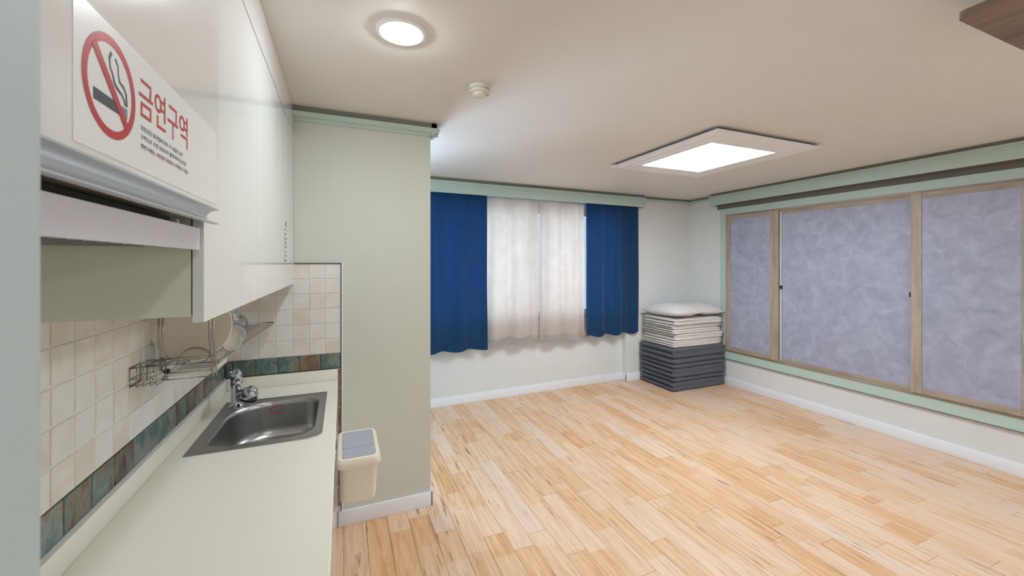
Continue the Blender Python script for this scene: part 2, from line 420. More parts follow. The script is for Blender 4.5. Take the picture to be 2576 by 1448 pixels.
# stub wall close by the camera on the left
bm = B(); box(bm, XL, -0.12, -0.45, 0.243, 0, H, 0.006)
tag(link('wall_stub', bm, mat('stub_paint', rgb(186, 202, 204), 0.6, bump=(200, 0.15))), kind='structure')

# skirting
def skirting(name, polys):
    bm = B()
    for p in polys: box(bm, *p[0], **p[1])
    return tag(link(name, bm, M['base'], smooth=True), kind='structure')
skirting('baseboard_back', [((0.4-0.9, 3.425, -0.012, 0.0, 0, 0.095, 0.003), dict(f=sk))])
skirting('baseboard_pier', [((3.413, 4.53, 4.304, 4.316, 0, 0.095, 0.003), {}), ((3.413, 3.425, 4.304, 4.40, 0, 0.095, 0.003), {})])
skirting('baseboard_right', [((4.517, 4.53, YF, 4.304, 0, 0.095, 0.003), {})])
bm = B(); box(bm, -0.022, XP+0.012, YP-0.012, YP, 0, 0.09, 0.003); box(bm, XP, XP+0.012, YP-0.012, YP+0.132, 0, 0.09, 0.003)
tag(link('baseboard_partition', bm, M['base'], smooth=True), kind='structure')

# ceiling mouldings: mint board with a strip darkened for the gap's shade above
def mould_prof(pr, z0, z1):
    zz = z1-0.03
    return [(0, z0), (-0.012, z0), (-0.018, z0+0.012), (-pr+0.012, z0+0.022), (-pr, z0+0.03), (-pr, zz), (0, zz)]
t = root('trim_1', (XL, YP, 2.35), kind='structure')
bm = B()
poly = [(YP, 2.352), (YP-0.012, 2.352), (YP-0.018, 2.366), (YP-0.042, 2.372), (YP-0.05, 2.38), (YP-0.05, 2.396), (YP, 2.396)]
prism(bm, poly, 'X', XL, XP+0.046)
poly = [(XP, 2.352), (XP+0.012, 2.352), (XP+0.018, 2.366), (XP+0.042, 2.372), (XP+0.05, 2.38), (XP+0.05, 2.396), (XP, 2.396)]
prism(bm, poly, 'Y', YP-0.046, YP+0.12)
link('moulding_board', bm, M['mint'], t)
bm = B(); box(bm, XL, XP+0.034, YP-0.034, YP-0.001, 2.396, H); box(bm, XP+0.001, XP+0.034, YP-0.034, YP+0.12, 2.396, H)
link('shadow_gap', bm, M['gap_shade'], t)
# pelmet over the curtains (hollow box: front board + top strip)
t = root('trim_2', (0.3, 4.1, 2.26), kind='structure')
bm = B()
box(bm, -0.75, 3.66, -0.20, -0.182, 2.272, 2.396, 0.003, f=sk)
box(bm, -0.75, 3.66, -0.212, -0.182, 2.372, 2.396, 0.003, f=sk)
box(bm, 3.642, 3.66, -0.19, -0.09, 2.272, 2.396, f=sk)
link('pelmet_board', bm, M['mint'], t)
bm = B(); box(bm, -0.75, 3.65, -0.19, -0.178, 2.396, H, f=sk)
link('shadow_gap', bm, M['gap_shade'], t)
t = root('trim_3', (3.67, 4.3, 2.37), kind='structure')
bm = B(); box(bm, 3.62, 4.53, 4.286, 4.316, 2.372, 2.400, 0.004)
box(bm, 4.5, 4.53, 3.85, 4.316, 2.372, 2.400, 0.004)
link('moulding_board', bm, M['mint'], t)
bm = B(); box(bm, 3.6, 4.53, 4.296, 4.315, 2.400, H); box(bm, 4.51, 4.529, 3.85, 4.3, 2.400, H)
link('shadow_gap', bm, M['gap_shade'], t)
t = root('trim_4', (4.40, 3.9, 2.28), kind='structure')
bm = B(); box(bm, 4.395, 4.415, YF, 3.86, 2.283, 2.402, 0.003); box(bm, 4.40, 4.529, 3.842, 3.86, 2.283, 2.402, 0.003)
box(bm, 4.383, 4.415, YF, 3.866, 2.385, 2.402, 0.003)
link('pelmet_board', bm, M['mint'], t)
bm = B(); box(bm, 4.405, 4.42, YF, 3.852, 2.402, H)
link('shadow_gap', bm, M['gap_shade'], t)
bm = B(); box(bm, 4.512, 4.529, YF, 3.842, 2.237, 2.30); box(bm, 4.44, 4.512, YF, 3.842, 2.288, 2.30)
link('shade_strip', bm, mat('shade_strip_colour', rgb(112, 110, 100), 0.7), t)  # dark strip stands in for the shade inside the hollow pelmet

# ------------------------------------------------------------------ right window with three mottled panels
win = root('window_1', (XR, 2.45, 0.33), kind='structure')
WY0, WY1 = 1.175, 3.704
bm = B()
box(bm, 4.508, 4.5299, WY1, WY1+0.09, 0.335, 2.235, 0.002)
box(bm, 4.508, 4.5299, WY0-0.09, WY0, 0.335, 2.235, 0.002)
box(bm, 4.508, 4.5299, WY0, WY1, 0.345, 0.425, 0.002)
box(bm, 4.498, 4.5299, WY0-0.1, WY1+0.09, 0.333, 0.347, 0.002)
box(bm, 4.508, 4.5299, WY0, WY1, 2.155, 2.235, 0.002)
link('casing', bm, M['mint'], win)
bm = B(); box(bm, 4.505, 4.529, WY0-0.09, WY1+0.09, 0.325, 0.333)
link('casing_gap', bm, M['gap_shade'], win)
bm = B()
fx0, fx1 = 4.500, 4.529
box(bm, fx0, fx1, WY1-0.030, WY1, 0.425, 2.155, 0.002); box(bm, fx0, fx1, WY0, WY0+0.03, 0.425, 2.155, 0.002)
box(bm, fx0, fx1, WY0+0.03, WY1-0.03, 0.425, 0.448, 0.002); box(bm, fx0, fx1, WY0+0.03, WY1-0.03, 2.135, 2.155, 0.002)
link('window_frame', bm, M['sash_h'], win)
def sash(y0, y1, xf, lw, rw, bot=0.05, top=0.045):
    """lw: stile at high y (left in the photo), rw: stile at low y"""
    z0, z1 = 0.448, 2.135
    for (a, b_) in ((y1-lw, y1), (y0, y0+rw)):
        bm = B(); box(bm, xf, xf+0.03, a, b_, z0, z1, 0.002); link('stile', bm, M['sash'], s_)
    for (a, b_) in ((z0, z0+bot), (z1-top, z1)):
        bm = B(); box(bm, xf+0.002, xf+0.028, y0+rw, y1-lw, a, b_, 0.002); link('rail', bm, M['sash_h'], s_)
    bm = B(); box(bm, xf+0.006, xf+0.012, y0+rw-0.004, y1-lw+0.004, z0+bot-0.004, z1-top+0.004)
    p = link('film_panel', bm, M['film'], s_)
def new_sash(y0, y1, xf, bead=None):
    o = bpy.data.objects.new('sash', None); COL.objects.link(o); o.parent = win
    o['_o'] = (XR, (y0+y1)/2, 0.44); o.location = Vector(o['_o'])-Vector(win['_o']); return o
s_ = new_sash(3.02, 3.674, 4.478); sash(3.02, 3.674, 4.478, 0.055, 0.09)
s_ = new_sash(1.80, 3.05, 4.505); sash(1.80, 3.05, 4.505, 0.03, 0.03, bot=0.035)
bm = B(); box(bm, 4.500, 4.506, 2.998, 3.008, 0.47, 2.11); link('bead', bm, M['frame_white'], s_)
for yy in (3.000, 1.884):
    bm = B(); box(bm, 4.494, 4.506, yy-0.012, yy+0.010, 1.255, 1.295, 0.003); box(bm, 4.486, 4.496, yy-0.006, yy+0.004, 1.268, 1.284, 0.003)
    link('latch', bm, mat('dark_latch', rgb(60, 58, 54), 0.4, metal=0.6), s_)
s_ = new_sash(1.205, 1.875, 4.478); sash(1.205, 1.875, 4.478, 0.07, 0.055)

# ------------------------------------------------------------------ back window behind the curtains
win2 = root('window_2', (1.5, yb(1.5), WZ0), kind='structure')
bm = B()
for (a, b_, z0, z1) in [(WX0, WX1, WZ0, WZ0+0.05), (WX0, WX1, WZ1-0.05, WZ1), (WX0, WX0+0.05, WZ0+.05, WZ1-.05), (WX1-0.05, WX1, WZ0+.05, WZ1-.05)]:
    box(bm, a, b_, 0.03, 0.13, z0, z1, 0.003, f=sk)
link('window_frame', bm, M['frame_white'], win2)
for i in range(3):
    a = WX0+0.05+i*(WX1-WX0-0.1)/3; b_ = a+(WX1-WX0-0.1)/3
    bm = B()
    for (p, q, z0, z1) in [(a, b_, WZ0+.05, WZ0+.1), (a, b_, WZ1-.1, WZ1-.05), (a, a+.045, WZ0+.1, WZ1-.1), (b_-.045, b_, WZ0+.1, WZ1-.1)]:
        box(bm, p, q, 0.06, 0.1, z0, z1, 0.003, f=sk)
    so = link('sash', bm, M['frame_white'], win2)
    bm = B(); box(bm, a+.045, b_-.045, 0.078, 0.083, WZ0+.1, WZ1-.1, f=sk)
    p = link('pane', bm, M['glass'], so)
bm = B(); box(bm, WX0-0.02, WX1+0.02, -0.03, 0.04, WZ0-0.02, WZ0, 0.004, f=sk)
link('window_sill', bm, M['frame_white'], win2)

# ------------------------------------------------------------------ wall tiles
TP, TZ0, TROWS = 0.087, 1.02, 6
def tile_mesh(name, dx, dy, dz, m, bev=0.0015):
    b_ = B(); box(b_, -dx/2, dx/2, -dy/2, dy/2, -dz/2, dz/2, bev, 1)
    bmesh.ops.recalc_face_normals(b_, faces=b_.faces)
    me = bpy.data.meshes.new(name); b_.to_mesh(me); b_.free(); me.materials.append(m); return me
def put(name, me, parent, loc, rot=(0, 0, 0)):
    o = bpy.data.objects.new(name, me); COL.objects.link(o); o.parent = parent
    o.location = Vector(loc)-Vector(parent['_o']); o.rotation_euler = rot; return o
bm = B(); box(bm, XL-0.004, XL+0.0005, 0.25, YP, 0.93, TZ0+TP*TROWS); link('grout_bed', bm, M['grout'], wall_left)
bm = B(); box(bm, XL-0.002, XL+0.0012, 0.25, YP, 0.93, TZ0); link('accent_grout', bm, M['grout_brown'], wall_left)
tl = tile_mesh('tile', 0.005, TP-0.006, TP-0.006, M['tile'])
y = YP-0.012; ncol = 0
while y-TP > 0.9:
    for r in range(TROWS):
        j = random.uniform(-0.0006, 0.0006)
        put('tile', tl, wall_left, (XL+0.001+j, y-TP/2, TZ0+TP*(r+0.5)))
    y -= TP
AP = 0.1105
al = tile_mesh('accent_tile', 0.006, AP-0.004, 0.084, M['accent'])
y = YP-0.035
while y > 0.6:
    put('accent_tile', al, wall_left, (XL+0.0015, y-AP/2, 0.976)); y -= AP
# tiles on the partition
bm = B(); box(bm, XL, -0.011, YP-0.0035, YP+0.001, 0.93, TZ0+TP*TROWS); box(bm, -0.03, -0.011, YP-0.0035, YP+0.001, 0.09, 0.93)
link('grout_bed', bm, M['grout'], wall_part)
bm = B(); box(bm, XL, -0.011, YP-0.0042, YP, 0.93, TZ0); link('accent_grout', bm, M['grout_brown'], wall_part)
tp = tile_mesh('tile', 0.0835-0.005, 0.005, TP-0.006, M['tile'])
x = -0.011
TPX = 0.0835
for c in range(7):
    wdt = min(TPX, x-XL-0.004)
    me = tp if wdt > TPX-0.002 else tile_mesh('tile', wdt-0.005, 0.005, TP-0.006, M['tile'])
    if wdt > 0.01:
        for r in range(TROWS):
            put('tile', me, wall_part, (x-wdt/2, YP-0.004, TZ0+TP*(r+0.5)))
    x -= TPX
ap = tile_mesh('accent_tile', 0.107-0.004, 0.006, 0.084, M['accent'])
x = -0.011
for c in range(6):
    wdt = min(0.107, x-XL-0.004)
    if wdt > 0.02:
        me = ap if wdt > 0.1 else tile_mesh('accent_tile', wdt-0.004, 0.006, 0.084, M['accent'])
        put('accent_tile', me, wall_part, (x-wdt/2, YP-0.0045, 0.976))
    x -= 0.107
et = tile_mesh('edge_tile', 0.014, 0.005, 0.112, M['edge_tile'])
for k in range(7): put('edge_tile', et, wall_part, (-0.0185, YP-0.004, 0.872-0.116*k))
bm = B()
box(bm, -0.011, -0.0065, YP-0.010, YP-0.0005, 0.09, TZ0+TP*TROWS+0.006, 0.0005)
box(bm, XL+0.33, -0.0065, YP-0.010, YP-0.0005, TZ0+TP*TROWS, TZ0+TP*TROWS+0.006, 0.0005)
link('tile_edging', bm, mat('dark_edging', rgb(96, 96, 88), 0.5), wall_part)
bm = B(); box(bm, -0.0065, 0.0, YP-0.008, YP-0.0005, 0.09, TZ0+TP*TROWS+0.009, 0.001); link('tile_edging', bm, M['base'], wall_part)

# ------------------------------------------------------------------ kitchen worktop with cut-out
ZC = 0.866
SX0, SX1, SY0, SY1 = -0.52, -0.075, 1.755, 2.355     # sink rim
wt = root('kitchen_worktop', (-0.3, 1.4, ZC-0.04), 'cream speckled stone worktop running along the left wall to the partition', 'worktop')
bm = B()
def ringpts(x0, x1, y0, y1, z): return [(x0, y0, z), (x1, y0, z), (x1, y1, z), (x0, y1, z)]
CX0, CX1, CY0, CY1 = XL+0.001, -0.026, 0.25, YP-0.0105
hx = (SX0+0.02, SX1-0.02, SY0+0.02, SY1-0.02)
ro = (CX0, CX1, CY0, CY1)
A1 = ringpts(*ro, ZC-0.003); A2 = ringpts(CX0, CX1-0.003, CY0+0.003, CY1, ZC); A3 = ringpts(*hx, ZC); A4 = ringpts(*hx, ZC-0.04); A0 = ringpts(*ro, ZC-0.04)
loft(bm, [A0, A1, A2, A3, A4, A0])
bmesh.ops.remove_doubles(bm, verts=bm.verts, dist=1e-5)
link('slab', bm, M['counter'], wt)
bm = B(); box(bm, CX0, XL+0.016, CY0, CY1, ZC, 0.930, 0.004)
link('upstand', bm, M['counter'], wt, smooth=True)
bm = B(); box(bm, XL+0.016, CX1-0.001, CY1-0.014, CY1, ZC, 0.930, 0.004)
link('upstand', bm, M['counter'], wt, smooth=True)
bm = B(); box(bm, CX0+0.001, XL+0.008, CY0, CY1-0.002, 0.929, 0.936, 0.002)
link('sealant_bead', bm, M['silicone'], wt, smooth=True)
# base cabinets
bcab = root('base_cabinet', (-0.3, 1.4, 0), 'white base cabinet under the cream worktop, its doors edge-on to the floor', 'cabinet')
bm = B(); box(bm, XL+0.002, -0.048, CY0, CY1-0.002, 0.10, ZC-0.041); box(bm, XL+0.002, -0.09, CY0, CY1-0.002, 0.001, 0.10)
bcb = link('body', bm, M['carcass'], bcab)
# open the body under the sink: model the void as a lowered top there is hidden by the bowl housing
for i in range(5):
    a = CY0+0.002+i*(CY1-CY0)/5; b_ = a+(CY1-CY0)/5-0.004
    bm = B(); box(bm, -0.0475, -0.029, a, b_, 0.105, ZC-0.055, 0.001)
    d_ = link('door', bm, M['door_gloss'], bcab)
bm = B(); box(bm, -0.089, -0.075, CY0, CY1-0.002, 0.002, 0.099); link('plinth', bm, M['base'], bcab)

# ------------------------------------------------------------------ sink
sink = root('kitchen_sink', (-0.3, 2.05, ZC), 'brushed steel drop-in sink with rounded bowl set in the worktop', 'sink')
bm = B()
out = rrect(SX0, SX1, SY0, SY1, [0.006, 0.05, 0.006, 0.006])
ins = rrect(-0.472, -0.108, 1.80, 2.285, [0.07, 0.09, 0.07, 0.16])
def lp(pts, z, sx=1.0, c=(-0.29, 2.04)): return [(c[0]+(p[0]-c[0])*sx, c[1]+(p[1]-c[1])*sx, z) for p in pts]
loops = [lp(out, ZC+0.0003), lp(out, ZC+0.0025), lp(out, ZC+0.003, 0.99), lp(out, ZC+0.0012, 0.968), lp(ins, ZC+0.0022, 1.04), lp(ins, ZC+0.0025, 1.012), lp(ins, ZC, 1.0),
         lp(ins, ZC-0.02, 0.985), lp(ins, ZC-0.12, 0.965), lp(ins, ZC-0.148, 0.94), lp(ins, ZC-0.163, 0.88), lp(ins, ZC-0.168, 0.78), lp(ins, ZC-0.172, 0.2)]
loft(bm, loops, cap1=True)
link('basin', bm, M['steel'], sink, smooth='all')
bm = B(); lathe(bm, [(0.0, -0.170), (0.03, -0.170), (0.05, -0.1675), (0.055, -0.169), (0.055, -0.171)], (-0.29, 2.04, ZC), 32)
link('drain', bm, M['chrome'], sink, smooth=True)
bm = B()
for k in range(36):
    pass
tube(bm, [(-0.297+0.026*math.cos(a), 2.2655-0.0, ZC-0.035+0.017*math.sin(a)) for a in [2*math.pi*k/28 for k in range(28)]], 0.0016, 6, True)
link('red_ring', bm, M['red'], sink)  # thin red ring on the far wall of the bowl
# the base unit top lies under the bowl: cut the body there
bm = B(); bm.from_mesh(bcb.data)
bm.free()
nb = B()
def bb(*a): box(nb, *a)
bb(XL+0.002, -0.048, CY0, 1.70, 0.10, ZC-0.041); bb(XL+0.002, -0.048, 1.70, CY1-0.002, 0.10, 0.62)
bb(XL+0.002, -0.09, CY0, CY1-0.002, 0.001, 0.10); bb(XL+0.002, XL+0.02, 1.70, CY1-0.002, 0.62, ZC-0.041)
bb(-0.06, -0.048, 1.70, CY1-0.002, 0.62, ZC-0.041)
bmesh.ops.translate(nb, verts=nb.verts, vec=-Vector(bcab['_o'])); nb.to_mesh(bcb.data); nb.free()

# faucet
FX, FY = -0.462, 2.262
fc = root('kitchen_faucet', (FX, FY, ZC), 'chrome single-lever faucet at the back left corner of the sink', 'faucet')
bm = B(); lathe(bm, [(0, 0.002), (0.031, 0.002), (0.031, 0.010), (0.026, 0.016), (0.0235, 0.03), (0.023, 0.10), (0.0245, 0.112), (0.0245, 0.125), (0.021, 0.13), (0, 0.13)], (FX, FY, ZC), 32)
link('body', bm, M['chrome'], fc, smooth=True)
bm = B(); lathe(bm, [(0.0235, 0.131), (0.025, 0.14), (0.024, 0.155), (0.018, 0.170), (0.009, 0.180), (0, 0.184)], (FX, FY, ZC), 32)
tube(bm, [(FX, FY, ZC+0.165), (FX-0.012, FY-0.004, ZC+0.172), (FX-0.03, FY-0.008, ZC+0.168)], 0.005, 10)
link('lever', bm, M['chrome'], fc, smooth=True)
hd = (FX+0.062, FY-0.075)
bm = B(); tube(bm, [(FX, FY, ZC+0.062), (FX+0.02, FY-0.024, ZC+0.075), (FX+0.04, FY-0.048, ZC+0.088), (hd[0], hd[1], ZC+0.088)], 0.015, 16)
link('spout', bm, M['chrome'], fc, smooth=True)
tilt = Matrix.Rotation(math.radians(14), 4, 'Y')
bm = B(); lathe(bm, [(0.0, 0.062), (0.012, 0.060), (0.024, 0.050), (0.032, 0.034), (0.035, 0.014), (0.035, 0.006), (0.032, 0.004)], (hd[0], hd[1], ZC+0.055), 32, tilt)
link('spray_head', bm, M['chrome'], fc, smooth=True)
bm = B(); lathe(bm, [(0.033, 0.005), (0.033, -0.006), (0.028, -0.008), (0, -0.008)], (hd[0], hd[1], ZC+0.055), 32, tilt)
link('aerator', bm, M['black'], fc, smooth=True)

# ------------------------------------------------------------------ hanging waste bin
bin_ = root('waste_bin', (0.06, 1.80, 0.64), 'cream plastic waste bin with grey lid hung on the base cabinet', 'bin')
bx0, bx1, by0, by1 = -0.022, 0.137, 1.648, 1.945
def bl(k, z, sx=0.0, sy=0.0, r=0.03): return [(p[0], p[1], z) for p in rrect(bx0+k, bx1-k-sx, by0+k, by1-k-sy, r)]
bm = B()
loft(bm, [bl(0.022, 0.632, 0.006, 0.02, 0.012), bl(0.014, 0.635, 0.006, 0.02, 0.02), bl(0.012, 0.645, 0.004, 0.015), bl(0.010, 0.768), bl(0.008, 0.772)], cap0=True, cap1=True)
link('body', bm, M['cream_plastic'], bin_, smooth=True)
bm = B()
loft(bm, [bl(0.008, 0.766), bl(0.0, 0.768), bl(-0.002, 0.776), bl(0.0, 0.792), bl(0.005, 0.801, r=0.026), bl(0.014, 0.804, r=0.02), bl(0.017, 0.802, r=0.018), bl(0.0175, 0.797, r=0.018)], cap1=True)
link('rim', bm, M['cream_plastic'], bin_, smooth=True)
for (a, b_) in ((by0+0.021, 1.756), (1.759, by1-0.021)):
    bm = B(); loft(bm, [[(p[0], p[1], z) for p in rrect(0.0, 0.117, a, b_, 0.010)] for z in (0.797, 0.8025)] + [[(p[0], p[1], 0.8035) for p in rrect(0.002, 0.115, a+0.002, b_-0.002, 0.009)]], cap0=True, cap1=True)
    link('lid_flap', bm, M['grey_plastic'], bin_)
for yy in (1.70, 1.88):
    bm = B(); box(bm, -0.0285, -0.024, yy-0.012, yy+0.012, 0.76, 0.822, 0.0005); box(bm, -0.0475, -0.024, yy-0.012, yy+0.012, 0.8115, 0.8145, 0.0005)
    link('hook', bm, M['cream_plastic'], bin_)

# ------------------------------------------------------------------ tall wall cabinets
XF = -0.2575
uc = root('wall_cabinet', (-0.42, 1.79, 1.43), 'tall gloss white wall cabinet with three flat doors beside the range hood', 'cabinet')
bm = B(); box(bm, XL+0.001, XF-0.022, 0.991, YP-0.013, 1.442, 2.276, 0.001)
link('body', bm, M['carcass'], uc)
seams = [0.989, 1.523, 2.056, YP-0.004]
doors = []
for a, b_ in zip(seams, seams[1:]):
    bm = B(); box(bm, XF-0.019, XF, a+0.001, b_-0.0012, 1.430, 2.277, 0.0008)
    doors.append(link('door', bm, M['door_gloss'], uc))
# vertical lettering on the last door: oval mark over eight short signs
vl = 1.747
bm = B()
lathe(bm, [(0, 0), (0.0135, 0), (0.0135, 0.0006), (0, 0.0006)], (0, 0, 0), 24, Matrix.Rotation(math.pi/2, 4, 'Y'))
for v in bm.verts: v.co = Vector((XF+0.0002+v.co.x, 2.262+v.co.y*1.5, 1.738+v.co.z))
def bar(y0, z0, y1, z1, t=0.0032, xx=XF+0.0002):
    d = Vector((0, y1-y0, z1-z0)); n_ = Vector((0, -d.z, d.y)).normalized()*t/2
    a, b_ = Vector((xx, y0, z0)), Vector((xx, y1, z1))
    vs = [a-n_, b_-n_, b_+n_, a+n_]
    A = [bm.verts.new(p) for p in vs]; C_ = [bm.verts.new(p+Vector((0.0006, 0, 0))) for p in vs]
    for i in range(4): bm.faces.new((A[i], A[(i+1) % 4], C_[(i+1) % 4], C_[i]))
    bm.faces.new(C_); bm.faces.new(A)
ya, yc = 2.20, 2.275
zz = 1.712
for k in range(8):
    bar(ya, zz, yc, zz-0.002, 0.0042)
    if k in (2, 3, 5): bar(ya+0.02, zz-0.008, yc-0.01, zz-0.008, 0.003); bar((ya+yc)/2, zz, (ya+yc)/2, zz-0.012, 0.006)
    if k in (1, 6): bar(ya+0.01, zz-0.007, yc-0.02, zz-0.007, 0.003)
    if k == 7: bar(ya, zz-0.005, yc, zz-0.005, 0.004)
    zz -= 0.0212
dt = link('door_lettering', bm, M['ink_grey'], uc)

sc_ = root('short_cabinet', (-0.41, 0.62, 1.63), 'short white wall cabinet over the range hood with a no-smoking sign', 'cabinet')
XS = -0.232
bm = B(); box(bm, XL+0.001, XS-0.020, 0.25, 0.984, 1.662, 2.276); box(bm, XL+0.001, XS-0.029, 0.25, 0.984, 1.640, 1.662)
link('body', bm, M['carcass'], sc_)
bm = B(); box(bm, XS-0.019, XS, 0.25, 0.986, 1.657, 2.277, 0.001)
link('door', bm, M['door_gloss'], sc_)
# C-shaped aluminium grip rail under the door
outer = [(XS, 1.6575), (XS, 1.6545)]
arc = [(XS-0.004-0.016*math.sin(math.radians(a)), 1.642+0.0125*math.cos(math.radians(a))) for a in range(0, 181, 15)]
poly = [(XS, 1.6570), (XS, 1.6548)] + arc + [(XS, 1.6295), (XS, 1.6272), (XS-0.010, 1.6265), (XS-0.022, 1.630), (XS-0.0235, 1.642), (XS-0.021, 1.653), (XS-0.012, 1.6570)]
bm = B(); prism(bm, poly, 'Y', 0.25, 0.988)
link('grip_rail', bm, M['alu'], sc_, smooth=True)
# filler panel above the doors
cf = root('cabinet_filler', (XF, 1.4, 2.28), 'white filler strip closing the gap between wall cabinets and ceiling', 'panel')
bm = B(); box(bm, XF-0.018, XF+0.001, 0.988, YP-0.052, 2.281, H-0.001, 0.0008)
link('panel', bm, M['door_gloss'], cf)
bm = B(); box(bm, XF-0.016, XF-0.002, 0.988, YP-0.052, 2.2772, 2.2808); link('shadow_joint', bm, M['dark'], cf)

# ------------------------------------------------------------------ range hood
hood = root('range_hood', (-0.42, 0.6, 1.575), 'slim slide-out range hood with pale lavender front below the short cabinet', 'range hood')
bm = B(); box(bm, XL+0.001, -0.283, 0.25, 0.975, 1.582, 1.612)
link('body', bm, M['carcass'], hood)
bm = B(); box(bm, -0.268, -0.261, 0.25, 0.978, 1.575, 1.618, 0.001)
link('front_panel', bm, M['hood'], hood)
bm = B(); box(bm, -0.283, -0.2685, 0.25, 0.955, 1.582, 1.610)
box(bm, XL+0.01, -0.285, 0.25, 0.90, 1.6125, 1.632)
link('inner_rail', bm, M['dark'], hood)
bm = B(); box(bm, -0.285, -0.275, 0.905, 0.917, 1.611, 1.629, 0.002)
link('catch', bm, M['white_plastic'], hood)
bm = B(); box(bm, XL+0.03, -0.30, 0.28, 0.94, 1.580, 1.5815)
for k in range(18): box(bm, XL+0.05, -0.32, 0.30+k*0.035, 0.305+k*0.035, 1.578, 1.580)
link('grease_filter', bm, M['steel'], hood)

# ------------------------------------------------------------------ no smoking sign
sg = root('no_smoking_sign', (XS, 0.74, 1.735), 'white no-smoking sticker with red ring and Korean lettering on cabinet door', 'sign')
bm = B(); box(bm, XS+0.0001, XS+0.0007, 0.505, 0.965, 1.664, 1.806)
link('backing', bm, M['sticker'], sg)
XK = XS+0.0008
def flat(bm, pts, x0=XK, th=0.0003):
    A = [bm.verts.new((x0, p[0], p[1])) for p in pts]; C_ = [bm.verts.new((x0+th, p[0], p[1])) for p in pts]
    n_ = len(pts)
    for i in range(n_): bm.faces.new((A[i], A[(i+1) % n_], C_[(i+1) % n_], C_[i]))
    bm.faces.new(C_)
def ribbon(bm, pts, t, x0=XK, th=0.0003):
    n_ = len(pts); L_, R_ = [], []
    for i, p in enumerate(pts):
        a = Vector(pts[max(0, i-1)]); b_ = Vector(pts[min(n_-1, i+1)]); d = (b_-a).normalized()
        tt = t[i] if isinstance(t, (list, tuple)) else t
        nn = Vector((-d.y, d.x))*tt/2; L_.append(Vector(p)+nn); R_.append(Vector(p)-nn)
    flat(bm, L_+R_[::-1], x0, th)
CYc, CZc, Ro, Ri = 0.572, 1.739, 0.0545, 0.0455
bm = B()
n_ = 64; q = []
for k in range(n_):
    a = 2*math.pi*k/n_
    q.append([bm.verts.new((XK+0.0003, CYc+r*math.cos(a), CZc+r*math.sin(a))) for r in (Ro, Ri)])
for k in range(n_): bm.faces.new((q[k][0], q[(k+1) % n_][0], q[(k+1) % n_][1], q[k][1]))
ribbon(bm, [(CYc-0.034, CZc+0.034), (CYc+0.034, CZc-0.034)], 0.010, XK+0.0003)
link('prohibition_ring', bm, M['red'], sg)
bm = B()
flat(bm, [(0.5375, 1.7155), (0.592, 1.7155), (0.592, 1.7275), (0.5375, 1.7275)])
ribbon(bm, [(0.572, 1.777), (0.568, 1.770), (0.569, 1.761), (0.575, 1.754), (0.578, 1.747), (0.584, 1.743), (0.594, 1.740), (0.600, 1.735), (0.602, 1.730)], [0.004, 0.0028, 0.0022, 0.003, 0.0036, 0.0036, 0.003, 0.0026, 0.0024])
ribbon(bm, [(0.580, 1.774), (0.586, 1.768), (0.5865, 1.759), (0.590, 1.752), (0.598, 1.750), (0.604, 1.744), (0.606, 1.730)], [0.003, 0.002, 0.0018, 0.003, 0.0034, 0.003, 0.003])
link('cigarette', bm, M['ink'], sg)
bm = B(); flat(bm, [(0.5945, 1.7155), (0.6065, 1.7155), (0.6065, 1.7275), (0.5945, 1.7275)])
link('cigarette_tip', bm, M['ink_grey'], sg)
def text_part(name, s, y0, z0, y1, z1, m, parent, x0=XK, off=0.0):
    cu = bpy.data.curves.new(name, 'FONT'); cu.body = s; cu.offset = off; cu.resolution_u = 3
    to = bpy.data.objects.new(name, cu); COL.objects.link(to)
    dg = bpy.context.evaluated_depsgraph_get(); me = bpy.data.meshes.new_from_object(to.evaluated_get(dg))
    bpy.data.objects.remove(to); bpy.data.curves.remove(cu)
    if not me.vertices: return
    xs = [v.co.x for v in me.vertices]; ys = [v.co.y for v in me.vertices]
    ax, bx, ay, by = min(xs), max(xs), min(ys), max(ys)
    for v in me.vertices:
        v.co = Vector((x0+0.0002, y0+(v.co.x-ax)/(bx-ax)*(y1-y0), z0+(v.co.y-ay)/(by-ay)*(z1-z0))) - Vector(parent['_o'])
    me.materials.clear(); me.materials.append(m)
    o = bpy.data.objects.new(name, me); COL.objects.link(o); o.parent = parent; return o
text_part('headline', '금연구역', 0.636, 1.7315, 0.805, 1.7815, M['red'], sg, off=0.006)
text_part('small_print', '국민건강 증진법에 따라 이 시설은 금연', 0.640, 1.7145, 0.783, 1.7210, M['ink'], sg, off=0.01)
text_part('small_print', '구역으로 지정 되었으며 흡연하여서는안됨', 0.640, 1.7035, 0.797, 1.7100, M['ink'], sg, off=0.01)
text_part('small_print', '위반시에는', 0.641, 1.6920, 0.683, 1.6985, M['ink'], sg, off=0.01)
text_part('small_print', '10만원의 과태료가', 0.687, 1.6920, 0.748, 1.6985, M['dark_red'], sg, off=0.014)
text_part('small_print', '부과될 수 있음', 0.752, 1.6920, 0.806, 1.6985, M['ink'], sg, off=0.01)

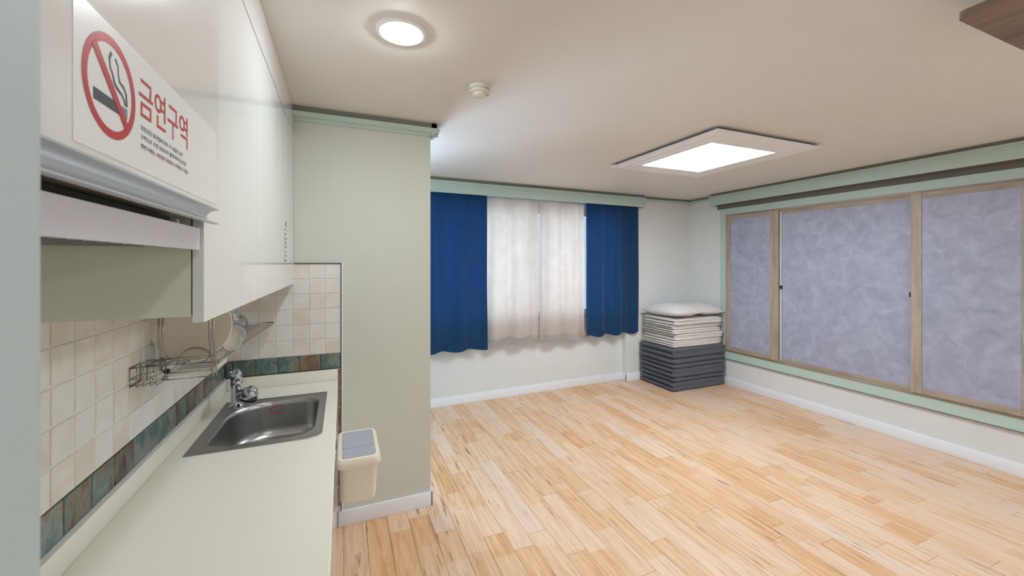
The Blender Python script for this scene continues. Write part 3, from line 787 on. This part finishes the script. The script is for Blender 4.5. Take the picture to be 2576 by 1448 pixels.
# ------------------------------------------------------------------ dish rack on the wall
rk = root('dish_rack', (-0.48, 2.05, 1.21), 'stainless wire dish rack hung on the tiled wall below the cabinets', 'dish rack')
RZ = 1.222
def rx(y): return -0.382+(y-1.62)*0.045      # front rail runs slightly askew
RB = XL+0.012
bm = B()
tube(bm, [(RB, 1.62, RZ), (rx(1.62), 1.62, RZ), (rx(2.52), 2.52, RZ+0.004), (RB, 2.52, RZ+0.004)], 0.0028, 8, True)
tube(bm, [(RB, 1.62, RZ+0.02), (rx(1.62)-0.003, 1.62, RZ+0.02)], 0.002, 6)
tube(bm, [(rx(1.62), 1.62, RZ+0.0), (rx(1.62), 1.62, RZ-0.0), (rx(2.52), 2.52, RZ+0.02)], 0.0022, 6)
link('shelf_frame', bm, M['wire'], rk, smooth='all')
bm = B()
k = 0; y = 1.66
while y < 2.5:
    tube(bm, [(RB, y, RZ-0.002), (rx(y), y, RZ-0.002)], 0.0015, 6); y += 0.03
for xx in (-0.53, -0.48, -0.43): tube(bm, [(xx, 1.62, RZ-0.003), (xx+0.01, 2.52, RZ)], 0.0017, 6)
link('shelf_wires', bm, M['wire'], rk, smooth='all')
for (xx, yy) in ((-0.538, 1.615), (-0.527, 1.612), (-0.405, 1.615), (-0.394, 1.612)):
    bm = B(); tube(bm, [(xx, yy, 1.44), (xx, yy, 1.30), (xx+0.006, yy, 1.24), (xx+0.010, yy, 1.176)], 0.0030, 8)
    link('upright', bm, M['wire'], rk, smooth='all')
for dy in (0.0, 0.012):
    bm = B(); tube(bm, [(-0.448+0.047*math.cos(a)-dy*0.3, 1.625+dy*2, RZ+0.046*math.sin(a)) for a in [math.pi*k/14 for k in range(15)]], 0.002, 8)
    link('plate_divider', bm, M['wire'], rk, smooth='all')
bm = B()
for k in range(1, 12):
    yy = 1.74+k*0.033
    tube(bm, [(-0.50+0.05*math.cos(a), yy, RZ+0.03*math.sin(a)) for a in [math.pi*k2/8 for k2 in range(9)]], 0.0015, 6)
link('wire_divider', bm, M['wire'], rk, smooth='all')
# lower tier with drip tray
bm = B()
tube(bm, [(-0.528, 1.615, 1.176), (-0.40, 1.615, 1.176), (-0.40, 1.80, 1.177), (-0.528, 1.80, 1.177)], 0.0022, 8, True)
tube(bm, [(-0.55, 1.62, 1.196), (-0.395, 1.62, 1.196)], 0.0018, 6)
link('tray_holder', bm, M['wire'], rk, smooth='all')
bm = B(); box(bm, -0.522, -0.398, 1.635, 1.79, 1.183, 1.186); box(bm, -0.524, -0.520, 1.635, 1.79, 1.183, 1.200); box(bm, -0.400, -0.396, 1.635, 1.79, 1.183, 1.200); box(bm, -0.524, -0.396, 1.632, 1.636, 1.183, 1.200)
link('drip_tray', bm, M['white_plastic'], rk)
# cutlery holder at the near end
bm = B()
hx0, hx1, hy0, hy1 = -0.577, -0.515, 1.53, 1.60
for z in (1.186, 1.205, 1.238): tube(bm, [(hx0, hy0, z), (hx1, hy0, z+0.006), (hx1, hy1, z+0.006), (hx0, hy1, z)], 0.0022 if z > 1.23 else 0.0014, 6, True)
for k in range(5):
    a = hx0+(hx1-hx0)*k/4
    tube(bm, [(a, hy0, 1.240+0.006*k/4), (a, hy0, 1.182), (a, hy1, 1.182), (a, hy1, 1.240+0.006*k/4)], 0.0013, 6)
link('cutlery_holder', bm, M['wire'], rk, smooth='all')
bm = B(); cyl(bm, (-0.533, 1.603, 1.198), 0.0135, 0.02, 24, 'Y')
link('end_cap', bm, M['white_plastic'], rk, smooth=True)
bm = B(); cyl(bm, (-0.515, 1.608, 1.205), 0.007, 0.014, 16, 'Y'); link('clip', bm, M['black'], rk, smooth=True)

def plate_mesh(bm, c, R, depth, tiltx=0.0, tz=0.0):
    m_ = Matrix.Rotation(tz, 4, 'Z') @ Matrix.Rotation(math.radians(90)+tiltx, 4, 'X')
    pr = [(0, 0), (R*0.55, 0.0), (R*0.62, depth*0.25), (R*0.95, depth), (R, depth*1.02), (R, depth*1.02+0.003), (R*0.94, depth+0.003), (R*0.62, depth*0.25+0.004), (R*0.54, 0.004), (0, 0.004)]
    lathe(bm, pr, c, 48, m_)
o = B(); plate_mesh(o, (-0.470, 1.690, RZ+0.116), 0.1145, 0.012, math.radians(0)); 
pl = link('dinner_plate', o, M['plate_back'], None, smooth=True, loc=(-0.47, 1.69, RZ))
o = B(); tube(o, [(-0.470+0.1135*math.cos(a), 1.6765, RZ+0.116+0.1135*math.sin(a)) for a in [2*math.pi*k/64 for k in range(64)]], 0.0022, 6, True)
bmesh.ops.translate(o, verts=o.verts, vec=-Vector(pl['_o'])); rm_ = bpy.data.meshes.new('rim'); o.to_mesh(rm_); o.free(); rm_.materials.append(M['porcelain'])
ro_ = bpy.data.objects.new('rim', rm_); COL.objects.link(ro_); ro_.parent = pl
tag(pl, 'large cream round plate standing upright at the near end of the dish rack', 'plate')
o = B(); plate_mesh(o, (-0.476, 1.722, RZ+0.101), 0.098, 0.014, math.radians(3))
pl2 = link('dinner_plate', o, M['porcelain'], None, smooth=True, loc=(-0.46, 1.722, RZ))
tag(pl2, 'smaller white plate standing right behind the large cream plate', 'plate')
def bowl(c, R, D, rot):
    o = B(); lathe(o, [(0, 0), (R*0.4, 0), (R*0.75, D*0.35), (R, D), (R*0.95, D), (R*0.70, D*0.4), (R*0.38, 0.005), (0, 0.005)], c, 36, rot)
    return o
r1 = Matrix.Rotation(math.radians(12), 4, 'Z') @ Matrix.Rotation(math.radians(112), 4, 'X')
o = bowl((-0.395, 1.86, RZ+0.060), 0.044, 0.026, r1)
tag(link('saucer', o, M['porcelain'], None, smooth=True, loc=(-0.40, 1.86, RZ+0.05)), 'small white saucer leaning in the rack, upper of the two beside the plates', 'saucer')
o = bowl((-0.384, 1.80, RZ+0.037), 0.030, 0.024, Matrix.Rotation(math.radians(20), 4, 'Z') @ Matrix.Rotation(math.radians(100), 4, 'X'))
tag(link('saucer', o, M['porcelain'], None, smooth=True, loc=(-0.40, 1.80, RZ+0.03)), 'small white saucer low in the rack just right of the big plate', 'saucer')
def wine_glass(x_, y_, s=1.0):
    o = B()
    p = [(0.036*s, 0.0), (0.040*s, 0.02), (0.041*s, 0.04), (0.036*s, 0.062), (0.022*s, 0.08), (0.005, 0.090), (0.004, 0.13), (0.010, 0.140), (0.030*s, 0.144), (0.030*s, 0.146), (0, 0.147)]
    lathe(o, p, (x_, y_, RZ+0.006), 32)
    return link('wine_glass', o, M['drink_glass'], None, smooth='all', loc=(x_, y_, RZ))
for (x_, y_, lb) in ((-0.425, 2.10, 'upturned clear wine glass in the rack, nearest to the white saucers'), (-0.445, 2.20, 'upturned clear wine glass in the rack, farthest from the plates')):
    tag(wine_glass(x_, y_, 1.0), lb, 'wine glass', 'wine glasses in the dish rack')

# ------------------------------------------------------------------ ceiling panel light
pnl = root('ceiling_light', (2.74, 2.43, H), 'large square white LED panel light on the ceiling, lit', 'light')
px0, px1, py0, py1 = 2.215, 3.27, 1.88, 3.005
ix0, ix1, iy0, iy1 = 2.385, 3.045, 2.075, 2.79
bm = B(); box(bm, px0+0.03, px1-0.03, py0+0.03, py1-0.03, H-0.022, H-0.0005)
link('back_box', bm, M['lamp_gap'], pnl)
bm = B()
z0, z1 = H-0.030, H-0.021
loft(bm, [ringpts(px0, px1, py0, py1, z1), ringpts(px0, px1, py0, py1, z0+0.002), ringpts(px0+0.002, px1-0.002, py0+0.002, py1-0.002, z0),
          ringpts(px0+0.05, px1-0.05, py0+0.05, py1-0.05, z0), ringpts(px0+0.055, px1-0.055, py0+0.055, py1-0.055, z0-0.006),
          ringpts(ix0-0.06, ix1+0.06, iy0-0.06, iy1+0.06, z0-0.006), ringpts(ix0-0.055, ix1+0.055, iy0-0.055, iy1+0.055, z0-0.012), ringpts(ix0, ix1, iy0, iy1, z0-0.012), ringpts(ix0, ix1, iy0, iy1, z1), ringpts(px0, px1, py0, py1, z1)])
bmesh.ops.remove_doubles(bm, verts=bm.verts, dist=1e-5)
link('frame', bm, M['lamp_frame'], pnl)
bm = B(); box(bm, ix0, ix1, iy0, iy1, z0-0.0105, z0-0.004)
link('diffuser', bm, M['panel_glow'], pnl)
# ------------------------------------------------------------------ downlight
DX, DY = 0.207, 1.585
def downlight(x_, y_, lb):
    d_ = root('downlight', (x_, y_, H), lb, 'light')
    bm = B(); lathe(bm, [(0.074, -0.0005), (0.074, -0.008), (0.078, -0.011), (0.088, -0.010), (0.094, -0.006), (0.095, -0.0005)], (x_, y_, H), 48)
    link('trim_ring', bm, M['lamp_frame'], d_, smooth=True)
    bm = B(); lathe(bm, [(0.0735, -0.002), (0.0735, -0.0105), (0.067, -0.0155), (0.052, -0.020), (0.027, -0.0225), (0, -0.023)], (x_, y_, H), 48)
    link('diffuser', bm, M['down_glow'], d_, smooth='all')
downlight(DX, DY, 'round white downlight glowing in the kitchen ceiling')
# unseen lamps added behind the camera for more ambient light
downlight(0.35, -0.75, 'added fill light: unseen round white downlight behind the camera')
p2 = root('ceiling_light', (3.1, -0.9, H), 'added fill light: unseen square white LED panel behind the camera', 'light')
bm = B(); box(bm, 2.55, 3.65, -1.45, -0.35, H-0.02, H-0.0005, 0.002); link('frame', bm, M['lamp_frame'], p2)
bm = B(); box(bm, 2.80, 3.40, -1.20, -0.60, H-0.03, H-0.0205); link('diffuser', bm, M['panel_glow'], p2)

# smoke detector
sd = root('smoke_detector', (0.632, 1.935, H), 'small round cream smoke detector on the ceiling', 'smoke detector')
bm = B(); lathe(bm, [(0, -0.0005), (0.054, -0.0005), (0.054, -0.012), (0.050, -0.016), (0.044, -0.017)], (0.632, 1.935, H), 36); link('base', bm, M['detector'], sd, smooth=True)
bm = B(); lathe(bm, [(0.044, -0.014), (0.044, -0.022), (0.053, -0.024), (0.054, -0.030), (0.050, -0.034), (0.036, -0.036), (0.033, -0.046), (0.026, -0.051), (0, -0.052)], (0.632, 1.935, H), 36)
link('cover', bm, M['detector'], sd, smooth=True)
bm = B(); lathe(bm, [(0.0, -0.0362), (0.005, -0.0362), (0.005, -0.038), (0, -0.039)], (0.632+0.043, 1.935-0.004, H), 12)
link('indicator', bm, M['ink_grey'], sd)

# wooden board under the ceiling, upper right
wb = root('ceiling_board', (2.07, 0.1, 2.33), 'dark wooden board on a metal bracket hung under the ceiling, upper right corner', 'board')
bm = B(); pts = rrect(1.818, 2.326, -0.75, 0.648, 0.022)
loft(bm, [[(p[0], p[1], z) for p in pts] for z in (2.330, 2.352)], cap0=True, cap1=True)
link('panel', bm, M['walnut'], wb)
bm = B(); box(bm, 1.86, 2.285, -0.7, 0.55, 2.353, 2.366, 0.002); box(bm, 1.92, 2.22, -0.62, 0.47, 2.366, H-0.0005)
link('bracket', bm, mat('dark_metal', rgb(70, 72, 70), 0.4, metal=0.7), wb)

# ------------------------------------------------------------------ curtains
def curtain(x0, x1, ztop, zbot, m, lb, folds, amp, seed, off=-0.135, lean0=0.0, lean1=0.0, depth_top=0.6):
    rnd = random.Random(seed)
    nx, nz = int(120*(x1-x0)/0.7), 40
    ph = [rnd.uniform(0, 6.28) for _ in range(4)]
    def yo(u, tz):      # u 0..1, tz 0 top..1 bottom
        wv = math.sin(u*folds*2*math.pi+ph[0]+0.6*math.sin(u*5+ph[1])) + 0.35*math.sin(u*folds*4.3*math.pi+ph[2])
        grow = depth_top+(1-depth_top)*tz**0.7
        wob = 0.12*math.sin(tz*5+u*9+ph[3])*tz
        return amp*grow*(wv+wob)
    def pos(u, tz):
        xx = x0+(x1-x0)*u + (lean0*(1-u)+lean1*u)*tz + 0.004*math.sin(tz*7+ph[1]+u*4)*tz
        zb = zbot+0.010*math.sin(u*folds*2*math.pi+ph[0]+1.2)+0.004*math.sin(u*folds*7+ph[2])
        z = ztop+(zb-ztop)*tz
        return (xx, yb(xx)+off+yo(u, tz), z)
    bm = B(); g = []
    for i in range(nx+1):
        g.append([bm.verts.new(pos(i/nx, j/nz)) for j in range(nz+1)])
    for i in range(nx):
        for j in range(nz): bm.faces.new((g[i][j], g[i+1][j], g[i+1][j+1], g[i][j+1]))
    bmesh.ops.solidify(bm, geom=bm.faces[:], thickness=0.0018)
    o = link('window_curtain', bm, m, None, smooth='all', loc=((x0+x1)/2, yb((x0+x1)/2)+off, zbot))
    # stitched hem band
    bm = B(); gg = []
    for i in range(nx+1):
        r_ = []
        for tz in (0.955, 0.999):
            p = Vector(pos(i/nx, tz)); r_.append(p+Vector((0, -0.0012, 0)))
        gg.append([bm.verts.new(p) for p in r_])
    for i in range(nx): bm.faces.new((gg[i][0], gg[i+1][0], gg[i+1][1], gg[i][1]))
    bmesh.ops.solidify(bm, geom=bm.faces[:], thickness=-0.0012)
    h = bpy.data.meshes.new('hem'); bmesh.ops.translate(bm, verts=bm.verts, vec=-Vector(o['_o'])); bm.to_mesh(h); bm.free()
    h.materials.append(m)
    for p in h.polygons: p.use_smooth = True
    ho = bpy.data.objects.new('hem', h); COL.objects.link(ho); ho.parent = o
    tag(o, lb, 'curtain')
    return o
curtain(0.40, 1.455, 2.31, 0.605, M['navy'], 'navy blue curtain panel next to the partition wall, leftmost in the window', 3.4, 0.024, 3, off=-0.125)
curtain(1.470, 2.100, 2.262, 0.632, M['beige'], 'beige curtain panel beside the left navy curtain', 2.2, 0.023, 8, off=-0.130, lean0=-0.02, lean1=0.012)
curtain(2.112, 2.742, 2.262, 0.620, M['beige'], 'beige curtain panel beside the right navy curtain', 2.3, 0.022, 15, off=-0.130, lean0=0.0, lean1=0.015)
curtain(2.762, 3.592, 2.31, 0.632, M['navy'], 'navy blue curtain panel next to the stacked bedding, rightmost in the window', 3.0, 0.020, 23, off=-0.130, depth_top=0.5)
bm = B(); tube(bm, [skn((-0.5, -0.125, 2.326)), skn((3.62, -0.125, 2.326))], 0.008, 12)
tag(link('curtain_rod', bm, M['alu'], None, smooth='all', loc=skn((1.5, -0.135, 2.3))), 'slim metal curtain rod behind the mint pelmet, holding the four curtains', 'curtain rod')

# ------------------------------------------------------------------ folded bedding
def folded(name, x0, x1, y0, y1, z0, h, layers, m, seed, puff=0.3, wob=0.004, labels=None, cat=None, sag=0.0):
    """a pad folded on an edge along x at y0 (smooth front), layer edges showing at the x ends"""
    rnd = random.Random(seed)
    bm = B(); lt = h/layers
    loops = []
    # cross-section in (y, z): serpentine outline with grooves cut at the ends between the layers
    def noisef(a, b_, c_): return noise.noise(Vector((a*3+seed*7.1, b_*3, c_*3+seed)))*wob
    nx = 18
    for li in range(layers):
        za, zb = z0+li*lt, z0+(li+1)*lt
        r = min(lt*0.5, 0.03)
        g = lt*0.10
        rows = []
        seg = 6
        for i in range(nx+1):
            u = i/nx
            # ends rounded in x
            edge = min(u, 1-u)
            ex = 0.0
            k = 1.0
            if edge < 0.055: k = math.sqrt(max(0.0, 1-(1-edge/0.055)**2))*(1-0.30)+0.30
            xx = x0+(x1-x0)*u
            zc, hh = (za+zb)/2, (zb-za)/2
            row = []
            yf = y0+ (0.0 if layers > 1 else 0.0)
            for s in range(seg+1):     # front rounded edge
                a = -math.pi/2+math.pi*s/seg
                row.append((xx, yf+r-r*math.cos(a)*(0.75+0.25*k), zc+(hh-0.001)*k*math.sin(a)))
            for s in range(1, 8):
                yy = yf+r+(y1-r-yf-r)*s/8
                row.append((xx, yy, zc+hh*k))
            for s in range(seg+1):
                a = math.pi/2-math.pi*s/seg
                row.append((xx, y1-r+r*math.cos(a)*(0.75+0.25*k), zc+hh*k*math.sin(a)))
            for s in range(1, 8):
                yy = y1-r-(y1-r-yf-r)*s/8
                row.append((xx, yy, zc-hh*k))
            row = [(p[0]+noisef(p[1], p[2]*4, 1)*1.2, p[1]+noisef(p[0], p[2]*4, 2)*1.2, p[2]+noise.noise(Vector((p[0]*2.6, p[1]*2.6, 3.1)))*0.003*min(1.0, max(0.0, (p[2]-0.05)/0.2))) for p in row]
            rows.append(row)
        loft(bm, rows, cap0=True, cap1=True)
    if layers > 1:   # fold cheek joining the layers at the front
        for li in range(layers-1):
            zc = z0+(li+1)*lt
            rows = []
            for i in range(nx+1):
                u = i/nx; xx = x0+0.012+(x1-x0-0.02)*u
                rw = []
                for s in range(8):
                    a = 2*math.pi*s/8
                    rw.append((xx, y0+0.022+noisef(xx, zc*4, 2)*1.2-0.019*math.cos(a), zc+lt*0.46*math.sin(a)))
                rows.append(rw)
            loft(bm, rows, cap0=True, cap1=True)
    return link(name, bm, m, None, smooth='all', loc=((x0+x1)/2, (y0+y1)/2, z0))
MX0, MX1, MY0, MY1 = 3.625, 4.505, 3.70, 4.295
hs = [(0.112, 2), (0.056, 1), (0.108, 2), (0.052, 1), (0.068, 1), (0.129, 2)]
lb = ['charcoal folded floor mat lying on the wood floor, lowest of the stack', 'thin charcoal floor mat second from the floor in the stack',
      'thick charcoal folded floor mat third from the floor', 'thin charcoal floor mat fourth from the floor in the stack',
      'charcoal floor mat just below the top mat of the stack', 'thick charcoal folded floor mat topmost, right under the beige blankets']
z = 0.001
for i, (hh, ly) in enumerate(hs):
    o = folded('floor_mat', MX0+random.uniform(-.006, .01), MX1+random.uniform(-.012, 0.0), MY0+random.uniform(-.006, .006), MY1, z, hh, ly, M['mat_grey'], 10+i, wob=0.007)
    tag(o, lb[i], 'floor mat', 'charcoal floor mats in the corner stack'); z += hh
bl_ = [(0.078, 3), (0.080, 2), (0.055, 2), (0.050, 2), (0.078, 2)]
lb = ['beige folded blanket resting on the charcoal mats, lowest blanket of the stack', 'beige folded blanket second above the charcoal mats',
      'beige folded blanket in the middle of the five', 'beige folded blanket just below the topmost blanket', 'thick beige folded blanket directly under the two pillows']
for i, (hh, ly) in enumerate(bl_):
    o = folded('folded_blanket', 3.665+random.uniform(-.02, .015), 4.455+random.uniform(-.02, .02), 3.725+random.uniform(-.012, .014), 4.27, z, hh, ly, M['blanket'], 30+i, wob=0.024)
    tag(o, lb[i], 'blanket', 'beige blankets in the corner stack'); z += hh
def pillow(cx, cy, z0, lx, ly, h, rz, seed, lb):
    bm = B(); n_ = 20
    def hgt(u, v):
        e = (1-abs(u)**2.6)*(1-abs(v)**2.6)
        return max(e, 0)**0.72
    for sgn in (1, -1):
        g = []
        for i in range(n_+1):
            row = []
            for j in range(n_+1):
                u, v = -1+2*i/n_, -1+2*j/n_
                pin = 1-0.05*(1-u*u)*(abs(v)**3)-0.0
                pinx = 1-0.05*(1-v*v)*(abs(u)**3)
                hh = hgt(u, v)*(h*0.62 if sgn > 0 else h*0.38)
                wr = noise.noise(Vector((u*2.2+seed, v*2.2, sgn)))*0.008*hgt(u, v)
                x_, y_ = u*lx/2*pinx, v*ly/2*pin
                c_, s2 = math.cos(rz), math.sin(rz)
                row.append(bm.verts.new((cx+x_*c_-y_*s2, cy+x_*s2+y_*c_, z0+h*0.38+sgn*hh+wr)))
            g.append(row)
        for i in range(n_):
            for j in range(n_): bm.faces.new((g[i][j], g[i+1][j], g[i+1][j+1], g[i][j+1]))
    bmesh.ops.remove_doubles(bm, verts=bm.verts, dist=1e-4)
    return tag(link('pillow', bm, M['pillow'], None, smooth='all', loc=(cx, cy, z0)), lb, 'pillow')
pillow(3.865, 3.97, z+0.004, 0.46, 0.60, 0.165, math.radians(4), 1, 'white pillow on top of the blankets, on the curtain side')
pillow(4.315, 3.99, z+0.004, 0.37, 0.58, 0.145, math.radians(-3), 5, 'white pillow on top of the blankets, on the window side')

for o in bpy.data.objects:
    if '_o' in o: del o['_o']
